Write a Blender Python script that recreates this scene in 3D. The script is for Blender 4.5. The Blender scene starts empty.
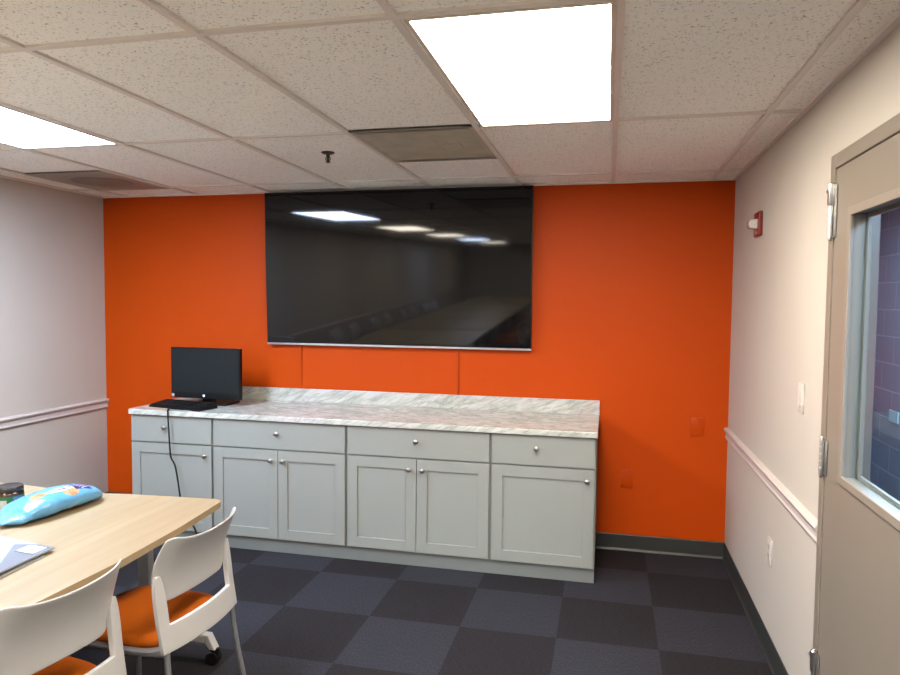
import bpy, bmesh, math, random
from math import sin, cos, pi, radians
from mathutils import Vector, Matrix
random.seed(4)
scene = bpy.context.scene
COL = scene.collection

# ------------------------------------------------------------------ dimensions (metres); back wall y=0, left wall x=0
W, H = 4.638, 2.434
YF = -14.2                       # far end of the long room, behind the camera
XC = 5.94                        # corridor's far wall
G = 0.6096
GX = 1.4463
YB = -1.592                      # cross tee under the near light
YD = -0.352
CT = 0.905                       # worktop height
TT = 0.74                        # table height

# ------------------------------------------------------------------ object helpers
def link(name, bm, mat, parent=None, smooth=False, loc=None):
    me = bpy.data.meshes.new(name)
    bmesh.ops.recalc_face_normals(bm, faces=bm.faces[:])
    bm.to_mesh(me); bm.free()
    if isinstance(mat, (list, tuple)):
        for m in mat: me.materials.append(m)
    elif mat: me.materials.append(mat)
    if smooth:
        for p in me.polygons: p.use_smooth = True
        if smooth != 'all':
            me.set_sharp_from_angle(angle=radians(38))
    o = bpy.data.objects.new(name, me)
    COL.objects.link(o)
    if parent: o.parent = parent
    if loc: o.location = loc
    return o

def tag(o, label, cat, group=None, kind=None):
    o['label'] = label; o['category'] = cat
    if group: o['group'] = group
    if kind: o['kind'] = kind
    return o

def thing(name, label, cat, loc=(0, 0, 0), rz=0, group=None):
    o = bpy.data.objects.new(name, None); COL.objects.link(o)
    o.empty_display_size = 0.1
    o.location = loc; o.rotation_euler = (0, 0, rz)
    return tag(o, label, cat, group)

def struct(name, bm, mat, parent=None, smooth=False):
    o = link(name, bm, mat, parent, smooth)
    o['kind'] = 'structure'
    return o

def dup(root, loc, rz, label=None, group=None):
    r = root.copy(); COL.objects.link(r)
    r.location = loc; r.rotation_euler = (0, 0, rz)
    if label: r['label'] = label
    if group: r['group'] = group
    for ch in list(root.children):
        c = ch.copy(); COL.objects.link(c); c.parent = r
        for g in list(ch.children):
            d = g.copy(); COL.objects.link(d); d.parent = c
    return r

def BM(): return bmesh.new()

def box(bm, x0, x1, y0, y1, z0, z1, bev=0.0, seg=2, mi=0, rot=None, piv=None):
    t = bmesh.new()
    bmesh.ops.create_cube(t, size=1.0)
    for v in t.verts:
        v.co = Vector(((x0+x1)/2 + v.co.x*(x1-x0), (y0+y1)/2 + v.co.y*(y1-y0), (z0+z1)/2 + v.co.z*(z1-z0)))
    if bev > 0:
        bmesh.ops.bevel(t, geom=t.edges[:], offset=bev, segments=seg, affect='EDGES', profile=0.5)
    if rot is not None:
        p = Vector(piv) if piv else Vector(((x0+x1)/2, (y0+y1)/2, (z0+z1)/2))
        bmesh.ops.rotate(t, verts=t.verts[:], cent=p, matrix=rot)
    for f in t.faces: f.material_index = mi
    merge(bm, t)
    return bm

def merge(bm, t):
    me = bpy.data.meshes.new('tmp'); t.to_mesh(me); t.free()
    bm.from_mesh(me); bpy.data.meshes.remove(me)

def tube(bm, pts, r, n=12, cap=True, closed=False):
    pts = [Vector(p) for p in pts]
    rings = []
    up = Vector((0.137, 0.21, 0.967)).normalized()
    N = len(pts)
    prev = None
    for i, p in enumerate(pts):
        a = pts[max(i-1, 0)]; b = pts[min(i+1, N-1)]
        d = (b-a).normalized()
        if prev is None:
            s = d.cross(up)
            if s.length < 1e-3: s = d.cross(Vector((1, 0, 0)))
            s.normalize()
        else:
            s = (prev - d*prev.dot(d)).normalized()
        prev = s
        u = d.cross(s)
        rr = r[i] if isinstance(r, (list, tuple)) else r
        rings.append([bm.verts.new(p + (s*cos(2*pi*k/n) + u*sin(2*pi*k/n))*rr) for k in range(n)])
    for i in range(N-1):
        for k in range(n):
            bm.faces.new((rings[i][k], rings[i][(k+1) % n], rings[i+1][(k+1) % n], rings[i+1][k]))
    if cap:
        bm.faces.new(rings[0][::-1]); bm.faces.new(rings[-1])
    return bm

def smoothpath(pts, sub=6):
    """Catmull-Rom through the points."""
    P = [Vector(p) for p in pts]
    P = [P[0]*2-P[1]] + P + [P[-1]*2-P[-2]]
    out = []
    for i in range(1, len(P)-2):
        for k in range(sub):
            t = k/sub
            a, b, c, d = P[i-1], P[i], P[i+1], P[i+2]
            out.append(0.5*((2*b) + (c-a)*t + (2*a-5*b+4*c-d)*t*t + (3*b-a-3*c+d)*t**3))
    out.append(P[-2])
    return out

def lathe(bm, prof, cx=0, cy=0, cz=0, n=24, axis='z'):
    """prof: (radius, height) list"""
    rings = []
    for r, h in prof:
        ring = []
        for k in range(n):
            a = 2*pi*k/n
            if axis == 'z': co = (cx + r*cos(a), cy + r*sin(a), cz + h)
            elif axis == '-y': co = (cx + r*cos(a), cy - h, cz + r*sin(a))
            elif axis == '-x': co = (cx - h, cy + r*cos(a), cz + r*sin(a))
            ring.append(bm.verts.new(co))
        rings.append(ring)
    for i in range(len(rings)-1):
        for k in range(n):
            bm.faces.new((rings[i][k], rings[i][(k+1) % n], rings[i+1][(k+1) % n], rings[i+1][k]))
    bm.faces.new(rings[0][::-1]); bm.faces.new(rings[-1])
    return bm

def prism(bm, poly, z0, z1, bev=0.0, seg=2):
    t = bmesh.new()
    lo = [t.verts.new((x, y, z0)) for x, y in poly]
    hi = [t.verts.new((x, y, z1)) for x, y in poly]
    t.faces.new(lo[::-1]); t.faces.new(hi)
    n = len(poly)
    for i in range(n):
        t.faces.new((lo[i], lo[(i+1) % n], hi[(i+1) % n], hi[i]))
    if bev:
        es = [e for e in t.edges if abs(e.verts[0].co.z - e.verts[1].co.z) < 1e-6]
        bmesh.ops.bevel(t, geom=es, offset=bev, segments=seg, affect='EDGES', profile=0.5)
    merge(bm, t)
    return bm

def extrude_profile(bm, prof, axis, a0, a1):
    """prof: list of 2-D points. axis 'y': prof=(x,z) swept along y; axis 'x': prof=(y,z) swept along x"""
    def co(p, a): return (p[0], a, p[1]) if axis == 'y' else (a, p[0], p[1])
    A = [bm.verts.new(co(p, a0)) for p in prof]; B = [bm.verts.new(co(p, a1)) for p in prof]
    n = len(prof)
    for i in range(n): bm.faces.new((A[i], A[(i+1) % n], B[(i+1) % n], B[i]))
    bm.faces.new(A[::-1]); bm.faces.new(B)
    return bm

def rounded(poly, r, seg=5, which=None):
    out = []
    n = len(poly)
    for i, p in enumerate(poly):
        if which is not None and i not in which:
            out.append(p); continue
        a = Vector(poly[i-1]); b = Vector(p); c = Vector(poly[(i+1) % n])
        d1 = (a-b).normalized(); d2 = (c-b).normalized()
        ang = d1.angle(d2); t = r/math.tan(ang/2)
        s = b+d1*t; e = b+d2*t
        for k in range(seg+1):
            u = k/seg
            q = (1-u)**2*s + 2*u*(1-u)*b + u*u*e
            out.append((q.x, q.y))
    return out

# ------------------------------------------------------------------ materials
def newmat(name):
    m = bpy.data.materials.new(name); m.use_nodes = True
    nt = m.node_tree
    return m, nt, nt.nodes['Principled BSDF']

def N(nt, typ, **kw):
    n = nt.nodes.new(typ)
    for k, v in kw.items():
        if k in n.inputs.keys() if isinstance(k, str) else False: n.inputs[k].default_value = v
        else: setattr(n, k, v)
    return n

def coords(nt, scale=(1, 1, 1), loc=(0, 0, 0), rot=(0, 0, 0)):
    tc = nt.nodes.new('ShaderNodeTexCoord'); mp = nt.nodes.new('ShaderNodeMapping')
    mp.inputs['Scale'].default_value = scale; mp.inputs['Location'].default_value = loc; mp.inputs['Rotation'].default_value = rot
    nt.links.new(tc.outputs['Object'], mp.inputs['Vector'])
    return mp.outputs['Vector']

def noise(nt, vec, scale, detail=3, rough=0.5, dist=0.0):
    n = nt.nodes.new('ShaderNodeTexNoise')
    n.inputs['Scale'].default_value = scale; n.inputs['Detail'].default_value = detail
    n.inputs['Roughness'].default_value = rough; n.inputs['Distortion'].default_value = dist
    nt.links.new(vec, n.inputs['Vector'])
    return n.outputs['Fac']

def ramp(nt, fac, stops, interp='LINEAR'):
    r = nt.nodes.new('ShaderNodeValToRGB'); r.color_ramp.interpolation = interp
    el = r.color_ramp.elements
    while len(el) < len(stops): el.new(0.5)
    for e, (p, c) in zip(el, stops):
        e.position = p; e.color = (c[0], c[1], c[2], 1) if not isinstance(c, (int, float)) else (c, c, c, 1)
    nt.links.new(fac, r.inputs['Fac'])
    return r.outputs['Color']

def mixc(nt, fac, a, b, mode='MIX'):
    m = nt.nodes.new('ShaderNodeMix'); m.data_type = 'RGBA'; m.blend_type = mode
    for i, v in ((0, fac), (6, a), (7, b)):
        if hasattr(v, 'is_output'): nt.links.new(v, m.inputs[i])
        elif isinstance(v, (int, float)): m.inputs[i].default_value = v
        else: m.inputs[i].default_value = (v[0], v[1], v[2], 1)
    return m.outputs[2]

def bump(nt, bsdf, h, strength=0.2, dist=0.01):
    b = nt.nodes.new('ShaderNodeBump'); b.inputs['Strength'].default_value = strength; b.inputs['Distance'].default_value = dist
    nt.links.new(h, b.inputs['Height']); nt.links.new(b.outputs['Normal'], bsdf.inputs['Normal'])

def plain(name, col, rough=0.5, metal=0.0, var=0.06, vscale=8.0, bumpscale=None, bstr=0.1, spec=None, coat=0.0):
    m, nt, b = newmat(name)
    v = coords(nt)
    f = noise(nt, v, vscale, 3)
    lo = [c*(1-var) for c in col]; hi = [min(1, c*(1+var)) for c in col]
    nt.links.new(ramp(nt, f, [(0.3, lo), (0.7, hi)]), b.inputs['Base Color'])
    b.inputs['Roughness'].default_value = rough; b.inputs['Metallic'].default_value = metal
    if spec is not None: b.inputs['Specular IOR Level'].default_value = spec
    if coat: b.inputs['Coat Weight'].default_value = coat; b.inputs['Coat Roughness'].default_value = 0.1
    if bumpscale: bump(nt, b, noise(nt, v, bumpscale, 2), bstr, 0.002)
    return m

M = {}
M['white_wall'] = plain('wall paint off white', (0.445, 0.404, 0.355), 0.55, var=0.015, vscale=1.5, bumpscale=160, bstr=0.12)
M['orange_wall'] = plain('wall paint orange', (0.435, 0.050, 0.0002), 0.5, var=0.03, vscale=1.2, bumpscale=140, bstr=0.15, spec=0.14)
M['trim'] = plain('trim paint off white', (0.47, 0.425, 0.40), 0.4, var=0.01)
M['base_rubber'] = plain('rubber baseboard', (0.022, 0.024, 0.023), 0.45, var=0.05)
M['tbar'] = plain('ceiling grid paint', (0.68, 0.645, 0.60), 0.45, var=0.02)
M['cabinet'] = plain('cabinet paint light grey', (0.228, 0.236, 0.222), 0.45, var=0.012, vscale=3)
M['cab_dark'] = plain('cabinet carcass grey', (0.17, 0.18, 0.17), 0.55, var=0.02)
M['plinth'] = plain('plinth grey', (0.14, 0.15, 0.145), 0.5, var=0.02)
M['nickel'] = plain('brushed nickel', (0.36, 0.345, 0.33), 0.3, 1.0, var=0.04)
M['steel'] = plain('hinge steel', (0.55, 0.55, 0.54), 0.35, 1.0, var=0.08, vscale=30)
M['black'] = plain('black plastic', (0.0035, 0.0035, 0.0042), 0.4, var=0.1, spec=0.22)
M['keyblack'] = plain('black keys', (0.005, 0.0055, 0.0065), 0.5, var=0.1, spec=0.22)
M['rubber'] = plain('black rubber', (0.004, 0.004, 0.0045), 0.6, spec=0.2)
M['silver'] = plain('silver trim', (0.45, 0.45, 0.47), 0.3, 0.9, var=0.02)
M['doorpaint'] = plain('door paint taupe', (0.182, 0.155, 0.127), 0.38, var=0.02, vscale=2)
M['litetrim'] = plain('door window trim taupe', (0.205, 0.175, 0.145), 0.38, var=0.02)
M['plate_white'] = plain('white cover plate', (0.50, 0.455, 0.425), 0.3, var=0.01)
M['slot'] = plain('socket slot dark', (0.03, 0.03, 0.03), 0.5)
M['red'] = plain('fire alarm red', (0.16, 0.006, 0.007), 0.35, var=0.03)
M['strobe'] = plain('strobe lens clear white', (0.48, 0.46, 0.45), 0.15, var=0.02)
M['chair_white'] = plain('chair shell white', (0.355, 0.354, 0.352), 0.32, var=0.01, coat=0.15)
M['chair_metal'] = plain('chair leg grey', (0.27, 0.28, 0.30), 0.35, 0.6, var=0.03)
M['chair_pan'] = plain('chair seat pan grey', (0.30, 0.30, 0.34), 0.4, var=0.03)
M['table_leg'] = plain('table leg light grey', (0.45, 0.445, 0.43), 0.4, var=0.02)
M['vent'] = plain('stained vent panel', (0.40, 0.385, 0.305), 0.6, var=0.12, vscale=9)
M['ventframe'] = plain('stained vent frame', (0.41, 0.395, 0.315), 0.5, var=0.08)
M['lightframe'] = plain('light frame', (0.60, 0.55, 0.49), 0.4, var=0.03)
M['brass'] = plain('sprinkler dark metal', (0.05, 0.042, 0.036), 0.4, 0.7)
M['paper'] = plain('white paper', (0.33, 0.335, 0.34), 0.7, var=0.01)
M['paper_tan'] = plain('tan paper', (0.34, 0.25, 0.18), 0.7, var=0.08, vscale=20)
M['paper_grey'] = plain('grey printed paper', (0.26, 0.25, 0.245), 0.7, var=0.25, vscale=30)
M['corr_floor'] = plain('corridor floor', (0.10, 0.10, 0.12), 0.5, var=0.1)
M['corr_smooth'] = plain('corridor smooth wall mauve', (0.16, 0.125, 0.175), 0.5, var=0.03)
M['white_logo'] = plain('pale logo ink', (0.7, 0.72, 0.75), 0.4)
M['teal_reflection'] = plain('pale teal reflection patch', (0.30, 0.42, 0.45), 0.4)  # colour of a light reflection, given to a solid patch
M['orange_plate'] = plain('cover plate painted orange', (0.40, 0.044, 0.0002), 0.4, var=0.02, spec=0.16)

def emission(name, col, s):
    m, nt, b = newmat(name)
    b.inputs['Base Color'].default_value = (0.9, 0.9, 0.9, 1)
    v = coords(nt)
    f = noise(nt, v, 2.5, 2)
    e = ramp(nt, f, [(0.2, [c*0.97 for c in col]), (0.8, col)])
    nt.links.new(e, b.inputs['Emission Color']); b.inputs['Emission Strength'].default_value = s
    b.inputs['Roughness'].default_value = 0.5
    return m
LS = 43.0
M['lamp_warm'] = emission('diffuser warm', (1.0, 0.90, 0.76), LS)
M['lamp_cool'] = emission('diffuser cool', (0.72, 0.88, 1.14), LS*1.65)
M['fill_corr'] = emission('corridor fill diffuser', (0.66, 0.87, 1.15), 60.0)

# ceiling tile
m, nt, b = newmat('acoustic ceiling tile'); M['tile'] = m
v = coords(nt)
sp = noise(nt, v, 105, 3, 0.7, 0.0)
hole = ramp(nt, sp, [(0.345, 0.0), (0.42, 1.0)])
big = noise(nt, v, 1.1, 2)
base = ramp(nt, big, [(0.3, (0.86, 0.86, 0.82)), (0.7, (0.91, 0.91, 0.87))])
nt.links.new(mixc(nt, hole, (0.43, 0.40, 0.365), base), b.inputs['Base Color'])
b.inputs['Roughness'].default_value = 0.9
bump(nt, b, hole, 0.35, 0.003)

# carpet tiles in a quarter-turned checker
m, nt, b = newmat('carpet tiles'); M['carpet'] = m
p = 0.486
v = coords(nt, (1/p, 1/p, 1/p), (-3.654/p, 0.842/p, 1.5))
ck = nt.nodes.new('ShaderNodeTexChecker'); ck.inputs['Scale'].default_value = 1.0
ck.inputs['Color1'].default_value = (0, 0, 0, 1); ck.inputs['Color2'].default_value = (1, 1, 1, 1)
nt.links.new(v, ck.inputs['Vector'])
f1 = noise(nt, coords(nt, (260, 70, 1)), 1.0, 4, 0.75)
f2 = noise(nt, coords(nt, (70, 260, 1)), 1.0, 4, 0.75)
dk = ramp(nt, f2, [(0.32, (0.0056, 0.0048, 0.0060)), (0.68, (0.0235, 0.0203, 0.0228))])
lt = ramp(nt, f1, [(0.30, (0.0085, 0.0085, 0.0115)), (0.70, (0.0375, 0.0365, 0.046))])
nt.links.new(mixc(nt, ck.outputs['Fac'], dk, lt), b.inputs['Base Color'])
b.inputs['Roughness'].default_value = 0.95; b.inputs['Specular IOR Level'].default_value = 0.15
bump(nt, b, f1, 0.5, 0.004)

# marble laminate
m, nt, b = newmat('marble laminate'); M['marble'] = m
mp2 = nt.nodes.new('ShaderNodeMapping'); mp2.inputs['Scale'].default_value = (0.7, 4.5, 5.0)
nt.links.new(coords(nt, rot=(0, radians(24), radians(9))), mp2.inputs['Vector']); v = mp2.outputs['Vector']
n1 = noise(nt, v, 1.6, 5, 0.6, 0.35)
n2 = noise(nt, v, 4.2, 5, 0.62, 0.4)
c1 = ramp(nt, n1, [(0.30, (0.58, 0.59, 0.56)), (0.46, (0.36, 0.375, 0.335)), (0.54, (0.50, 0.50, 0.475)), (0.70, (0.38, 0.35, 0.325))])
c2 = ramp(nt, n2, [(0.44, 1.0), (0.50, 0.62), (0.54, 1.0)])
nt.links.new(mixc(nt, 0.75, c1, c2, 'MULTIPLY'), b.inputs['Base Color'])
b.inputs['Roughness'].default_value = 0.24

# pale oak laminate
def oak(name, lo, hi):
    m, nt, b = newmat(name)
    v = coords(nt, (24, 1.1, 8))
    g = noise(nt, v, 1.0, 6, 0.65, 0.7)
    v2 = coords(nt, (5, 0.5, 3))
    g2 = noise(nt, v2, 1.0, 3)
    c = ramp(nt, g, [(0.28, lo), (0.68, hi)])
    nt.links.new(mixc(nt, 0.22, c, ramp(nt, g2, [(0.35, 0.55), (0.65, 1.0)]), 'MULTIPLY'), b.inputs['Base Color'])
    b.inputs['Roughness'].default_value = 0.36
    return m
M['oak'] = oak('oak laminate', (0.228, 0.164, 0.090), (0.288, 0.224, 0.139))
M['oak_edge'] = oak('oak edge band', (0.225, 0.148, 0.068), (0.275, 0.19, 0.098))

# orange upholstery
m, nt, b = newmat('orange upholstery'); M['seat'] = m
v = coords(nt)
f = noise(nt, v, 260, 2)
nt.links.new(ramp(nt, f, [(0.3, (0.30, 0.057, 0.001)), (0.7, (0.38, 0.082, 0.002))]), b.inputs['Base Color'])
b.inputs['Roughness'].default_value = 0.85; b.inputs['Specular IOR Level'].default_value = 0.15
bump(nt, b, f, 0.3, 0.001)

# television and monitor screens
m, nt, b = newmat('tv screen glass'); M['tvglass'] = m
f = noise(nt, coords(nt), 3, 2)
nt.links.new(ramp(nt, f, [(0.3, (0.0035, 0.0035, 0.004)), (0.7, (0.005, 0.005, 0.006))]), b.inputs['Base Color'])
b.inputs['Roughness'].default_value = 0.045; b.inputs['Specular IOR Level'].default_value = 0.34
m, nt, b = newmat('monitor screen matte'); M['monglass'] = m
f = noise(nt, coords(nt), 3, 2)
nt.links.new(ramp(nt, f, [(0.3, (0.0055, 0.0085, 0.0105)), (0.7, (0.007, 0.010, 0.012))]), b.inputs['Base Color'])
b.inputs['Roughness'].default_value = 0.42; b.inputs['Specular IOR Level'].default_value = 0.22

# window glass
m = bpy.data.materials.new('window glass'); m.use_nodes = True; nt = m.node_tree; M['glass'] = m
nt.nodes.remove(nt.nodes['Principled BSDF'])
out = nt.nodes['Material Output']
tr = nt.nodes.new('ShaderNodeBsdfTransparent'); tr.inputs['Color'].default_value = (0.86, 0.93, 0.95, 1)
gl = nt.nodes.new('ShaderNodeBsdfGlossy'); gl.inputs['Roughness'].default_value = 0.02
fr = nt.nodes.new('ShaderNodeLayerWeight'); fr.inputs['Blend'].default_value = 0.5
pw = nt.nodes.new('ShaderNodeMath'); pw.operation = 'POWER'; nt.links.new(fr.outputs['Facing'], pw.inputs[0]); pw.inputs[1].default_value = 5.0
sc_ = nt.nodes.new('ShaderNodeMath'); sc_.operation = 'MULTIPLY_ADD'; nt.links.new(pw.outputs[0], sc_.inputs[0]); sc_.inputs[1].default_value = 0.30; sc_.inputs[2].default_value = 0.03
mx = nt.nodes.new('ShaderNodeMixShader')
nt.links.new(sc_.outputs[0], mx.inputs[0]); nt.links.new(tr.outputs[0], mx.inputs[1]); nt.links.new(gl.outputs[0], mx.inputs[2])
nt.links.new(mx.outputs[0], out.inputs['Surface'])

# painted block wall in the corridor (wall lies in the y-z plane)
m, nt, b = newmat('painted block wall'); M['block'] = m
tc = nt.nodes.new('ShaderNodeTexCoord'); sx = nt.nodes.new('ShaderNodeSeparateXYZ'); cb = nt.nodes.new('ShaderNodeCombineXYZ')
nt.links.new(tc.outputs['Object'], sx.inputs[0]); nt.links.new(sx.outputs['Y'], cb.inputs['X']); nt.links.new(sx.outputs['Z'], cb.inputs['Y'])
br = nt.nodes.new('ShaderNodeTexBrick')
br.inputs['Scale'].default_value = 1.0; br.inputs['Brick Width'].default_value = 0.4064; br.inputs['Row Height'].default_value = 0.2032
br.inputs['Mortar Size'].default_value = 0.007; br.inputs['Mortar Smooth'].default_value = 0.4
br.inputs['Color1'].default_value = (0.14, 0.155, 0.185, 1); br.inputs['Color2'].default_value = (0.15, 0.165, 0.195, 1); br.inputs['Mortar'].default_value = (0.24, 0.26, 0.30, 1)
nt.links.new(cb.outputs[0], br.inputs['Vector']); nt.links.new(br.outputs['Color'], b.inputs['Base Color'])
b.inputs['Roughness'].default_value = 0.4
inv = nt.nodes.new('ShaderNodeMath'); inv.operation = 'SUBTRACT'; inv.inputs[0].default_value = 1.0
nt.links.new(br.outputs['Fac'], inv.inputs[1]); bump(nt, b, inv.outputs[0], 0.8, 0.012)

# ------------------------------------------------------------------ the setting
T = 0.12
bm = BM(); box(bm, -T, W+T, YF-T, T, -0.1, 0.0); struct('floor', bm, M['carpet'])
bm = BM(); box(bm, -T, W+T, YF-T, T, H+0.010, H+0.12); ceiling = struct('ceiling', bm, M['tile'])
bm = BM(); box(bm, -T, W+T, 0, T, -0.02, H+0.010); struct('wall_back', bm, M['orange_wall'])
bm = BM(); box(bm, -T, 0, YF, 0, -0.02, H+0.010); struct('wall_left', bm, M['white_wall'])
bm = BM(); box(bm, -T, W+T, YF-T, YF, -0.02, H+0.010); struct('wall_front', bm, M['white_wall'])
# right wall with the door opening
DY0, DY1, DZ = -2.038, -3.000, 2.124          # opening between the jambs
bm = BM()
box(bm, W, W+T, DY0+0.02, 0, -0.02, H+0.010)
box(bm, W, W+T, DY1-0.02, DY0+0.02, DZ+0.02, H+0.010)
box(bm, W, W+T, YF, DY1-0.02, -0.02, H+0.010)
bmesh.ops.remove_doubles(bm, verts=bm.verts[:], dist=1e-4)
struct('wall_right', bm, M['white_wall'])

# suspended grid: tee bars, wall angle
bm = BM()
xs = [GX+G*i for i in range(-2, 6)]
tb = 0.012
rows = []
y = YD
yl = [YD]
yy = YB
while yy > YF: yl.append(yy); yy -= 2*G
for x in xs: box(bm, x-tb, x+tb, YF, 0, H, H+0.010)
ylist = yl
for yv in ylist: box(bm, 0, W, yv-tb, yv+tb, H+0.0006, H+0.010)
YC = -0.945
for i in (-2, 2): box(bm, GX+G*i, GX+G*(i+1), YC-tb, YC+tb, H+0.0006, H+0.010)
box(bm, 0, 0.02, YF, 0, H-0.001, H+0.010); box(bm, W-0.022, W, YF, 0, H-0.001, H+0.010); box(bm, 0, W, -0.02, 0, H-0.0005, H+0.010)
struct('ceiling_grid', bm, M['tbar'], ceiling)

# chair rails and baseboards
def rail_prof(s, x):          # s=+1 grows toward +x
    return [(x, 0.782), (x+s*0.010, 0.784), (x+s*0.016, 0.794), (x+s*0.012, 0.806), (x+s*0.013, 0.826), (x+s*0.022, 0.838),
            (x+s*0.026, 0.848), (x+s*0.020, 0.857), (x, 0.861)]
bm = BM(); extrude_profile(bm, rail_prof(1, 0.0), 'y', YF, 0.0); struct('trim_1', bm, M['trim'])
bm = BM(); extrude_profile(bm, rail_prof(-1, W), 'y', DY0+0.045, 0.0); struct('trim_2', bm, M['trim'])
bm = BM(); extrude_profile(bm, rail_prof(-1, W), 'y', YF, DY1-0.045); struct('trim_3', bm, M['trim'])
def base_prof(s, x): return [(x, 0), (x+s*0.016, 0), (x+s*0.008, 0.014), (x+s*0.005, 0.102), (x+s*0.003, 0.107), (x, 0.108)]
bm = BM(); extrude_profile(bm, base_prof(-1, 0.0), 'x', 0.0, W); struct('baseboard_back', bm, M['base_rubber'])
bm = BM(); extrude_profile(bm, base_prof(1, 0.0), 'y', YF, 0.0); struct('baseboard_left', bm, M['base_rubber'])
bm = BM(); extrude_profile(bm, base_prof(-1, W), 'y', DY0+0.045, 0.0); struct('baseboard_right', bm, M['base_rubber'])

# corridor beyond the door window
CY0 = 1.36
bm = BM(); box(bm, W+T, XC+T, -7, CY0+T, -0.1, 0.0); struct('floor_corridor', bm, M['corr_floor'])
bm = BM(); box(bm, W+T, XC+T, -7, CY0+T, 2.42, 2.5); struct('ceiling_corridor', bm, M['tile'])
bm = BM(); box(bm, XC, XC+T, -7, CY0, 0, 2.42); struct('wall_corridor', bm, M['block'])
bm = BM(); box(bm, W+T, XC+T, CY0, CY0+T, 0, 2.42); struct('wall_corridor_end', bm, M['corr_smooth'])
bm = BM(); box(bm, W+T, XC+T, -7-T, -7, 0, 2.42); struct('wall_corridor_front', bm, M['corr_smooth'])

# door
frame = BM()
FX0, FX1 = W-0.016, W+T+0.012
box(frame, FX0, FX1, DY0, DY0+0.050, 0, DZ+0.050, 0.003)
box(frame, FX0, FX1, DY1-0.050, DY1, 0, DZ+0.050, 0.003)
box(frame, FX0, FX1, DY1+0.0005, DY0-0.0005, DZ, DZ+0.0498, 0.003)
box(frame, W+0.04, W+0.06, DY0-0.015, DY0+0.002, 0, DZ-0.001)      # stop
box(frame, W+0.04, W+0.06, DY1+0.002, DY0-0.002, DZ-0.015, DZ+0.002)
door = struct('door_1', frame, M['doorpaint'])
LX0, LX1 = W-0.012, W+0.033
LY0, LY1 = DY0-0.004, DY1+0.004
GY0, GY1, GZ0, GZ1 = -2.222, -2.800, 1.092, 1.945
leaf = BM()
box(leaf, LX0, LX1, GY0, LY0, 0.010, DZ-0.004)
box(leaf, LX0, LX1, LY1, GY1, 0.010, DZ-0.004)
box(leaf, LX0, LX1, GY1, GY0, 0.010, GZ0)
box(leaf, LX0, LX1, GY1, GY0, GZ1, DZ-0.004)
bmesh.ops.remove_doubles(leaf, verts=leaf.verts[:], dist=1e-4)
leaf_o = struct('door_leaf', leaf, M['doorpaint'], door)
tr_ = BM()
for (a0, a1, b0, b1) in ((GY0-0.004, GY0+0.024, GZ0-0.024, GZ1+0.024), (GY1-0.024, GY1+0.004, GZ0-0.024, GZ1+0.024)):
    box(tr_, LX0-0.009, LX0+0.004, a0, a1, b0, b1, 0.003)
for (b0, b1) in ((GZ0-0.024, GZ0+0.004), (GZ1-0.004, GZ1+0.024)):
    box(tr_, LX0-0.009, LX0+0.004, GY1-0.004, GY0+0.004, b0, b1, 0.003)
struct('window_frame', tr_, M['litetrim'], leaf_o)
bm = BM(); box(bm, LX0+0.020, LX0+0.026, GY1-0.001, GY0+0.001, GZ0-0.001, GZ1+0.001); struct('window_glass', bm, M['glass'], leaf_o)
# back stop beads of the window, on the corridor side
bm = BM()
box(bm, LX1-0.004, LX1+0.009, GY0-0.012, GY0+0.028, GZ0-0.028, GZ1+0.028, 0.002)
box(bm, LX1-0.004, LX1+0.009, GY1-0.028, GY1+0.012, GZ0-0.028, GZ1+0.028, 0.002)
box(bm, LX1-0.004, LX1+0.009, GY1, GY0, GZ0-0.028, GZ0+0.012, 0.002)
box(bm, LX1-0.004, LX1+0.009, GY1, GY0, GZ1-0.012, GZ1+0.028, 0.002)
struct('window_stop', bm, M['litetrim'], leaf_o)
for (z0, z1, kind) in ((1.885, 2.068, 1), (1.058, 1.182, 0), (0.265, 0.415, 1)):
    bm = BM()
    hx, hy = W-0.026, DY0-0.002
    n = 5; hh = (z1-z0)/n
    for k in range(n):
        lathe(bm, [(0.0065, 0.0008), (0.0075, 0.002), (0.0075, hh-0.002), (0.0065, hh-0.0008)], hx, hy, z0+k*hh, 14)
    lathe(bm, [(0.004, -0.012), (0.006, -0.009), (0.006, 0), (0.004, z1-z0), (0.006, z1-z0), (0.006, z1-z0+0.006), (0.003, z1-z0+0.010)], hx, hy, z0, 12)
    box(bm, W-0.0185, W-0.0145, hy-0.026, hy+0.024, z0+0.001, z1-0.001, 0.001)
    if kind:      # chrome bumper sleeve over the top knuckles
        lathe(bm, [(0.010, z1-z0-0.07), (0.0115, z1-z0-0.068), (0.0115, z1-z0+0.002), (0.009, z1-z0+0.005)], hx, hy, z0, 16)
        tube(bm, [(hx-0.004, hy+0.004, z1-0.02), (hx-0.006, hy+0.022, z1-0.02)], 0.007, 10)
    o = struct('hinge', bm, M['steel'], door, smooth=True)
bm = BM()
lathe(bm, [(0.030, 0), (0.030, 0.006), (0.012, 0.010), (0.012, 0.034), (0.024, 0.042), (0.027, 0.054), (0.022, 0.064), (0.004, 0.067)], LX0, DY1+0.062, 0.96, 24, axis='-x')
o = struct('door_handle', bm, M['steel'], door, smooth=True)

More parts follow.
